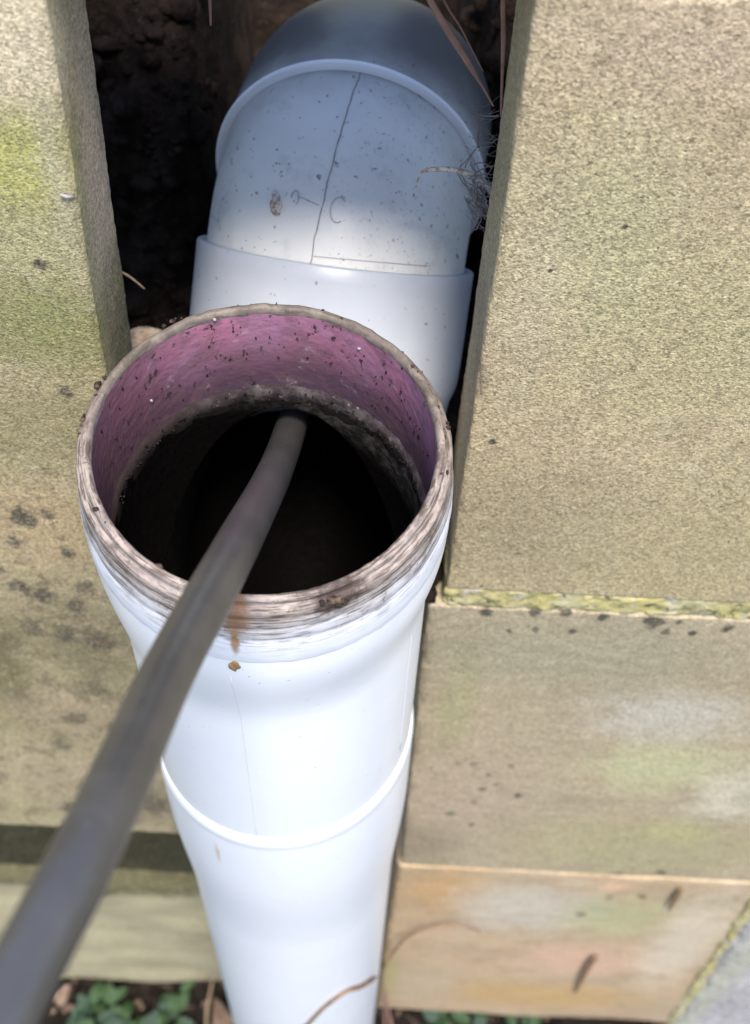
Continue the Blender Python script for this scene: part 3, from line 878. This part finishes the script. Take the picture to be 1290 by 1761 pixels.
# pale flecks and dark specks stuck to the primer
parts = []; parts2 = []
for i in range(3):
    a = R(random.uniform(20, 175)); z = random.uniform(-0.04, -0.004)
    c = Vector((0.0547 * math.cos(a), 0.0547 * math.sin(a), z))
    parts.append(lump(c, random.uniform(0.0003, 0.0007), i, (1.3, 1, random.uniform(0.8, 1.8)), 4, 6))
for i in range(40):
    a = R(random.uniform(-5, 200)); z = random.uniform(-0.044, -0.003)
    c = Vector((0.0548 * math.cos(a), 0.0548 * math.sin(a), z))
    parts2.append(lump(c, random.uniform(0.0002, 0.00045), i, (1, 0.8, random.uniform(1, 2.6)), 4, 5))
for i in range(70):
    a = R(random.uniform(15, 175)); z = -0.050 + random.uniform(-0.004, 0.003)
    c = Vector((0.0528 * math.cos(a), 0.0528 * math.sin(a), z))
    (parts if random.random() < 0.0 else parts2).append(lump(c, random.uniform(0.0002, 0.0006), i, (1, 1, 0.8), 4, 5))
k = Mat('black_speck', 0.95, 0.05); M_speck = k.done((0.022, 0.016, 0.015))
k = Mat('pale_fleck', 0.8, 0.2); M_fleck = k.done((0.30, 0.28, 0.31))
V, F = join(parts); structure(obj('pale_flecks', V, F, M_fleck, dp), 'stuff')
V, F = join(parts2); structure(obj('dark_specks', V, F, M_speck, dp), 'stuff')

# ------------------------------------------------------------------ the hose
k = Mat('grey_rubber', 0.36, 0.8)
c = k.mix(k.ramp(k.noise(45, 5, 0.6), 0.35, 0.7), (0.044, 0.042, 0.044), (0.060, 0.057, 0.058))
c = k.mix(k.math('MULTIPLY', k.ramp(k.noise(160, 4, 0.65), 0.60, 0.74), 0.3), c, (0.10, 0.095, 0.09))
M_hose = k.done(c, k.bump(k.noise(180, 4), 0.0006, 0.5))
path = [(0.0040, 0.118, -0.150), (0.0026, 0.0759, -0.0972), (0.0018, 0.0343, -0.0587), (0.0014, -0.0049, -0.0182), (-0.0001, -0.0539, 0.0344), (-0.0018, -0.0882, 0.0696),
        (-0.0076, -0.125, 0.0949), (-0.0094, -0.1556, 0.1207), (-0.0117, -0.1787, 0.1377), (-0.0157, -0.1986, 0.1476), (-0.0188, -0.2123, 0.1535), (-0.024, -0.232, 0.160), (-0.035, -0.30, 0.172)]
pts = smooth_path(path, 10)
rad = []
for i, p in enumerate(pts):
    rad.append(0.0061 + 0.00012 * fbm((i * 0.11, 5, 0), 1.0, 2))
V, F = tube(pts, rad, 36)
hose = obj('hose', V, F, M_hose)
tag(hose, 'dark grey rubber hose pushed into the open pipe top from lower left', 'hose')

# ------------------------------------------------------------------ dead grass, twigs, webs in the slot
k = Mat('dead_blade', 0.7, 0.3)
c = k.mix(k.ramp(k.noise(120, 4), 0.35, 0.65), (0.33, 0.19, 0.155), (0.24, 0.14, 0.11)); M_blade = k.done(c)
k = Mat('pale_web', 0.9, 0.1); M_web = k.done((0.17, 0.16, 0.165))
k = Mat('dry_stem', 0.75, 0.2)
c = k.mix(k.ramp(k.noise(200, 4), 0.35, 0.65), (0.30, 0.20, 0.12), (0.42, 0.31, 0.21)); M_stem = k.done(c)

k = Mat('dusty_root', 0.9, 0.1)
c = k.mix(k.ramp(k.noise(600, 4), 0.40, 0.60), (0.20, 0.17, 0.15), (0.48, 0.45, 0.43)); M_root = k.done(c, k.bump(k.noise(700, 3), 0.0006))
k = Mat('brown_twig', 0.85, 0.1)
c = k.mix(k.ramp(k.noise(200, 4), 0.35, 0.65), (0.15, 0.09, 0.055), (0.25, 0.165, 0.11)); M_twig = k.done(c)
k = Mat('brown_sliver', 0.9, 0.1); M_sliver = k.done((0.20, 0.125, 0.075))

def one(name, pts, rad, mat, label, cat, flat=1.0, m=6, seg=8, group=None):
    P = smooth_path(pts, m)
    if isinstance(rad, (list, tuple)):
        n = len(P)
        rad = [float(np.interp(i / (n - 1), np.linspace(0, 1, len(rad)), rad)) for i in range(n)]
    V, F = tube(P, rad, seg, True, flat)
    o = obj(name, V, F, mat)
    return tag(o, label, cat, group)
one('grass_blade', [(0.0380, 0.112, 0.100), (0.0456, 0.110, 0.0835), (0.0528, 0.110, 0.0703), (0.0592, 0.110, 0.0592), (0.0648, 0.110, 0.0492), (0.0690, 0.109, 0.0420)], [0.0009, 0.0011, 0.0013, 0.0011, 0.0004, 0.0003], M_blade,
    'dead reddish grass blade slanting across the bend of the pipe', 'grass blade', 0.35)
one('grass_blade', [(0.0450, 0.116, 0.090), (0.0504, 0.114, 0.0793), (0.0560, 0.113, 0.0705), (0.0609, 0.112, 0.0613), (0.0645, 0.112, 0.0540)], [0.0005, 0.0005, 0.0004, 0.0003, 0.0002], M_blade,
    'thin dead grass blade just right of the thicker slanting one', 'grass blade', 0.5)
one('grass_blade', [(0.0672, 0.112, 0.100), (0.0679, 0.110, 0.0849), (0.0694, 0.110, 0.0713), (0.0706, 0.109, 0.055), (0.0718, 0.108, 0.0385)], [0.0006, 0.0007, 0.0008, 0.0005, 0.0003], M_blade,
    'upright dead grass blade beside the edge of the right slab', 'grass blade', 0.4)
one('grass_blade', [(-0.028, 0.150, 0.068), (-0.0288, 0.150, 0.052), (-0.0296, 0.150, 0.034)], [0.0007, 0.0007, 0.0003], M_blade,
    'short dead grass blade hanging against the soil left of the pipe bend', 'grass blade', 0.4)
one('twig', [(-0.0722, 0.115, -0.057), (-0.0660, 0.118, -0.066), (-0.0610, 0.120, -0.076)], [0.0004, 0.0005, 0.0003], M_stem,
    'small pale twig in the dark gap beside the left slab', 'twig')
one('root_twig', [(0.0451, 0.110, 0.0010), (0.0462, 0.110, 0.0065), (0.0488, 0.110, 0.0098), (0.0579, 0.110, 0.0105), (0.0642, 0.110, 0.0086), (0.0690, 0.109, 0.0060), (0.0722, 0.106, 0.0040)], [0.0003, 0.0004, 0.0008, 0.0010, 0.0011, 0.0013, 0.0010], M_root,
    'bent dusty root reaching over the pipe bend from the right slab', 'root')
wv = []
def strand(a, b, sag=0.003, r=0.00012, n=8):
    a = Vector(a); b = Vector(b)
    P = [a.lerp(b, i / n) + Vector((0.0006 * fbm((i, a.x * 900, 0), 0.7, 2), 0.0, -sag * math.sin(PI * i / n) + 0.0006 * fbm((i, 0, b.z * 900), 0.7, 2))) for i in range(n + 1)]
    wv.append(tube(P, r, 5))
strand((0.0710, 0.108, 0.039), (0.0645, 0.112, 0.036), 0.001, 0.0003)
strand((0.0645, 0.112, 0.036), (0.0655, 0.112, 0.0200), 0.000, 0.00032)
strand((0.0655, 0.112, 0.0200), (0.0600, 0.112, 0.010), 0.001, 0.00025)
strand((0.0720, 0.108, 0.0285), (0.0655, 0.112, 0.0240), 0.002)
strand((0.0590, 0.110, 0.010), (0.0700, 0.108, -0.0040), 0.002, 0.00028)
strand((0.0600, 0.110, 0.0095), (0.0725, 0.108, 0.0000), 0.004, 0.0002)
strand((0.0700, 0.108, -0.0040), (0.0690, 0.108, 0.0060), 0.001, 0.0003)
strand((0.0620, 0.111, 0.0110), (0.0640, 0.112, 0.0170), -0.001, 0.00022)
for i in range(46):
    a = (random.uniform(0.060, 0.068), random.uniform(0.108, 0.118), random.uniform(-0.012, 0.040))
    b = (random.uniform(0.0695, 0.0735), random.uniform(0.101, 0.112), a[2] + random.uniform(-0.012, 0.012))
    strand(a, b, random.uniform(0, 0.004), random.uniform(0.00004, 0.0001))
for i in range(60):
    a = (random.uniform(0.0625, 0.070), random.uniform(0.104, 0.114), random.uniform(-0.010, 0.012))
    b = (random.uniform(0.066, 0.0735), random.uniform(0.101, 0.110), a[2] + random.uniform(-0.010, 0.008))
    strand(a, b, random.uniform(-0.002, 0.004), random.uniform(0.0001, 0.00028))
V, F = join(wv)
tag(obj('spider_web', V, F, M_web), 'tangled dusty spider web between the pipe bend and the right slab', 'spider web')

# crumb on the edge of the left slab
V, F = tube([(-0.0640, 0.0488, 0.0555), (-0.0620, 0.0485, 0.0550), (-0.0600, 0.0500, 0.0535)], [0.0004, 0.0006, 0.0004], 6)
tag(obj('straw_bit', V, F, M_fleck), 'tiny pale straw bit on the edge of the left slab', 'straw')
# brown clod behind the rim on the left
V, F = lump((-0.0640, 0.112, -0.112), 0.013, 77, (1.0, 0.8, 1.1), 10, 14)
k = Mat('brown_clod', 0.95, 0.1)
c = k.mix(k.ramp(k.noise(150, 4), 0.35, 0.65), (0.16, 0.12, 0.09), (0.30, 0.24, 0.19)); M_clod = k.done(c, k.bump(k.noise(300, 4), 0.002))
tag(obj('earth_clod', V, F, M_clod), 'brown clod of earth between the left slab and the rim', 'clod')

# ------------------------------------------------------------------ at the foot of the wall
TWIG = [(-0.0028, -0.0563, -0.6431), (0.0096, -0.0556, -0.5918), (0.0189, -0.0531, -0.558), (0.0277, -0.0491, -0.5427), (0.0346, -0.0445, -0.543), (0.0418, -0.0379, -0.5609), (0.0492, -0.0276, -0.5847), (0.0543, 0.0, -0.6776)]
one('twig', TWIG + [(0.0610, 0.030, -0.775), (0.0725, 0.040, -0.745), (0.0843, 0.043, -0.7218), (0.1046, 0.043, -0.699), (0.1248, 0.043, -0.7112), (0.1300, 0.044, -0.7215)],
    [0.0010, 0.0011, 0.0012, 0.0014, 0.0013, 0.0012, 0.0012, 0.0011, 0.0010, 0.0008], M_twig, 'long curved dry twig across the foot of the white pipe and orange slab', 'twig', 1.0, 8)

k = Mat('green_leaf', 0.38, 0.45)
c = k.mix(k.ramp(k.noise(30, 4), 0.35, 0.65), (0.016, 0.042, 0.016), (0.040, 0.085, 0.026)); M_leaf = k.done(c, k.bump(k.noise(150, 3), 0.001, 0.5))
k = Mat('bluish_leaf', 0.35, 0.5)
c = k.mix(k.ramp(k.noise(30, 4), 0.35, 0.65), (0.015, 0.038, 0.024), (0.032, 0.068, 0.042)); M_leaf2 = k.done(c, k.bump(k.noise(150, 3), 0.001, 0.5))
k = Mat('brown_leaf', 0.85, 0.15)
c = k.mix(k.ramp(k.noise(90, 4), 0.35, 0.65), (0.10, 0.066, 0.05), (0.20, 0.14, 0.105)); M_dead = k.done(c, k.bump(k.noise(160, 4), 0.002, 0.7))

def leaf_mesh(L, W, curl=0.25, fold=0.25, n=7):
    V = []; F = []
    for i in range(n + 1):
        t = i / n
        wd = W * math.sin(PI * min(1, t * 0.93 + 0.04)) ** 0.75
        zc = L * curl * (t - t * t * 1.6)
        for j, s in enumerate((-1, -0.5, 0, 0.5, 1)):
            V.append(Vector((s * wd / 2, t * L, zc + abs(s) * wd * fold)))
    for i in range(n):
        for j in range(4):
            a = i * 5 + j
            F.append([a, a + 1, a + 6, a + 5])
    return V, F
LEAVES = []
for q in range(4):
    V, F = leaf_mesh(1.0, 0.78 - 0.08 * q, 0.2 + 0.1 * q, 0.12 + 0.05 * q)
    for mm in (M_leaf, M_leaf2):
        me = bpy.data.meshes.new('leaf')
        me.from_pydata([tuple(v) for v in V], [], F)
        me.polygons.foreach_set('use_smooth', [True] * len(me.polygons))
        me.materials.append(mm)
        LEAVES.append(me)

def plant(x, y, h, n, size, label, seed, group=None):
    rnd = random.Random(seed)
    z0 = ground_z(x, y)
    t = thing('leafy_plant', (x, y, z0), label, 'plant', group)
    st = []
    specs = []
    for s in range(max(2, n // 4)):
        a = rnd.uniform(0, 2 * PI); sp = rnd.uniform(0.01, 0.045)
        tip = Vector((x + sp * math.cos(a), y + sp * math.sin(a) * 0.8, z0 + h * rnd.uniform(0.6, 1.0)))
        P = smooth_path([(x, y, z0 - 0.005), Vector((x, y, z0)).lerp(tip, 0.5) + Vector((0, 0, 0.008)), tip], 5)
        st.append(tube(P, 0.0011, 6))
        specs.append((P, a))
    V, F = join(st)
    obj('stem', V, F, M_leaf, t)
    for i in range(n):
        P, a = specs[i % len(specs)]
        p = P[min(len(P) - 1, int(len(P) * rnd.uniform(0.45, 1.0)))]
        o = bpy.data.objects.new('leaf', rnd.choice(LEAVES))
        COL.objects.link(o)
        o.parent = t
        o.location = p - t.location
        sc = size * rnd.uniform(0.7, 1.25)
        o.scale = (sc, sc, sc)
        o.rotation_euler = (rnd.uniform(-0.25, 0.55), rnd.uniform(-0.4, 0.4), rnd.uniform(0, 2 * PI))
    return t
G = 'green plants growing along the foot of the left wall'
plant(-0.225, 0.050, 0.060, 26, 0.022, 'low green plant at the foot of the left wall, nearest the hose', 1)
plant(-0.185, 0.030, 0.070, 30, 0.024, 'bushiest green plant at the foot of the pale left stone', 2)
plant(-0.140, 0.050, 0.055, 20, 0.020, 'green plant at the foot of the pale left stone, nearest the dead leaves', 3)
plant(-0.255, 0.010, 0.055, 22, 0.022, 'green plant partly hidden under the hose end', 4)
plant(0.150, 0.085, 0.075, 14, 0.018, 'small green plant in the dark gap under the orange slab, nearest the pipe', 5)
plant(0.225, 0.080, 0.075, 14, 0.018, 'small green plant in the dark gap under the orange slab, nearest the grey stone', 6)
parts = []
for i in range(260):
    x = random.uniform(-0.30, 0.30); y = random.uniform(-0.02, 0.11); z0 = ground_z(x, y)
    if random.random() < 0.6:
        r = random.uniform(0.001, 0.004)
        parts.append(lump((x, y, z0 + r * 0.3), r, i, (random.uniform(0.7, 1.6), 1, 0.6), 4, 6))
    else:
        a = random.uniform(0, PI); L = random.uniform(0.006, 0.03)
        d = Vector((math.cos(a), math.sin(a), random.uniform(-0.1, 0.5))) * L
        p = Vector((x, y, z0 + 0.002))
        parts.append(tube([p, p + d * 0.5 + Vector((0, 0, 0.003)), p + d], [0.0005, 0.0006, 0.0003], 5))
V, F = join(parts)
structure(obj('leaf_litter', V, F, M_dead), 'stuff')

def dead_leaf(loc, rot, L, label, curl=0.6, seed=0):
    V, F = leaf_mesh(L, L * 0.55, curl, 0.45, 10)
    V = [v + Vector((0.1 * L * fbm(v, 120, 2), 0, 0.12 * L * fbm(v + Vector((seed, 0, 0)), 90, 2))) for v in V]
    o = obj('dead_leaf', V, F, M_dead)
    o.location = loc; o.rotation_euler = rot
    md = o.modifiers.new('thickness', 'SOLIDIFY'); md.thickness = 0.0006
    return tag(o, label, 'leaf')
dead_leaf((-0.103, 0.030, -1.170), (1.1, 0.5, 0.3), 0.058, 'curled brown dead leaf standing beside the foot of the white pipe', 0.6, 1)
dead_leaf((-0.118, 0.020, -1.168), (0.4, -0.5, 0.9), 0.042, 'brown dead leaf lying flat left of the curled one', 0.4, 2)
dead_leaf((-0.262, 0.070, -1.150), (0.9, 0.4, -0.5), 0.026, 'small brown dead leaf beside the hose under the left wall', 0.5, 3)
one('dry_stalk', [(-0.108, 0.048, -1.19), (-0.106, 0.062, -1.13), (-0.099, 0.078, -1.08), (-0.092, 0.086, -1.035)], [0.0016, 0.0014, 0.001, 0.0006], M_stem, 'thin dry stalk leaning on the left stone beside the pipe', 'stalk')
one('dry_stalk', [(0.100, -0.010, -1.19), (0.085, 0.015, -1.08), (0.072, 0.032, -0.98), (0.064, 0.036, -0.88)], [0.0022, 0.0020, 0.0014, 0.0008], M_blade, 'broad brown stalk between the pipe foot and the orange slab', 'stalk', 0.4)
one('dry_stalk', [(0.075, -0.020, -1.19), (0.071, 0.010, -1.06), (0.0655, 0.030, -0.93), (0.0625, 0.034, -0.84)], [0.0012, 0.0012, 0.0010, 0.0006], M_blade, 'thin brown stalk pressed against the right edge of the pipe foot', 'stalk')
# dark scars on the orange slab are small clinging stalks
one('bark_sliver', [(0.2275, 0.0475, -0.790), (0.2262, 0.0470, -0.830), (0.2275, 0.0472, -0.880), (0.2285, 0.0475, -0.915)], [0.0028, 0.0026, 0.0018, 0.0006], M_sliver, 'brown sliver stuck low on the orange slab', 'sliver', 0.4)
one('bark_sliver', [(0.2575, 0.0478, -0.604), (0.2580, 0.0472, -0.625), (0.2590, 0.0475, -0.655)], [0.0018, 0.0022, 0.0008], M_sliver, 'brown sliver stuck just under the top edge of the orange slab', 'sliver', 0.4)
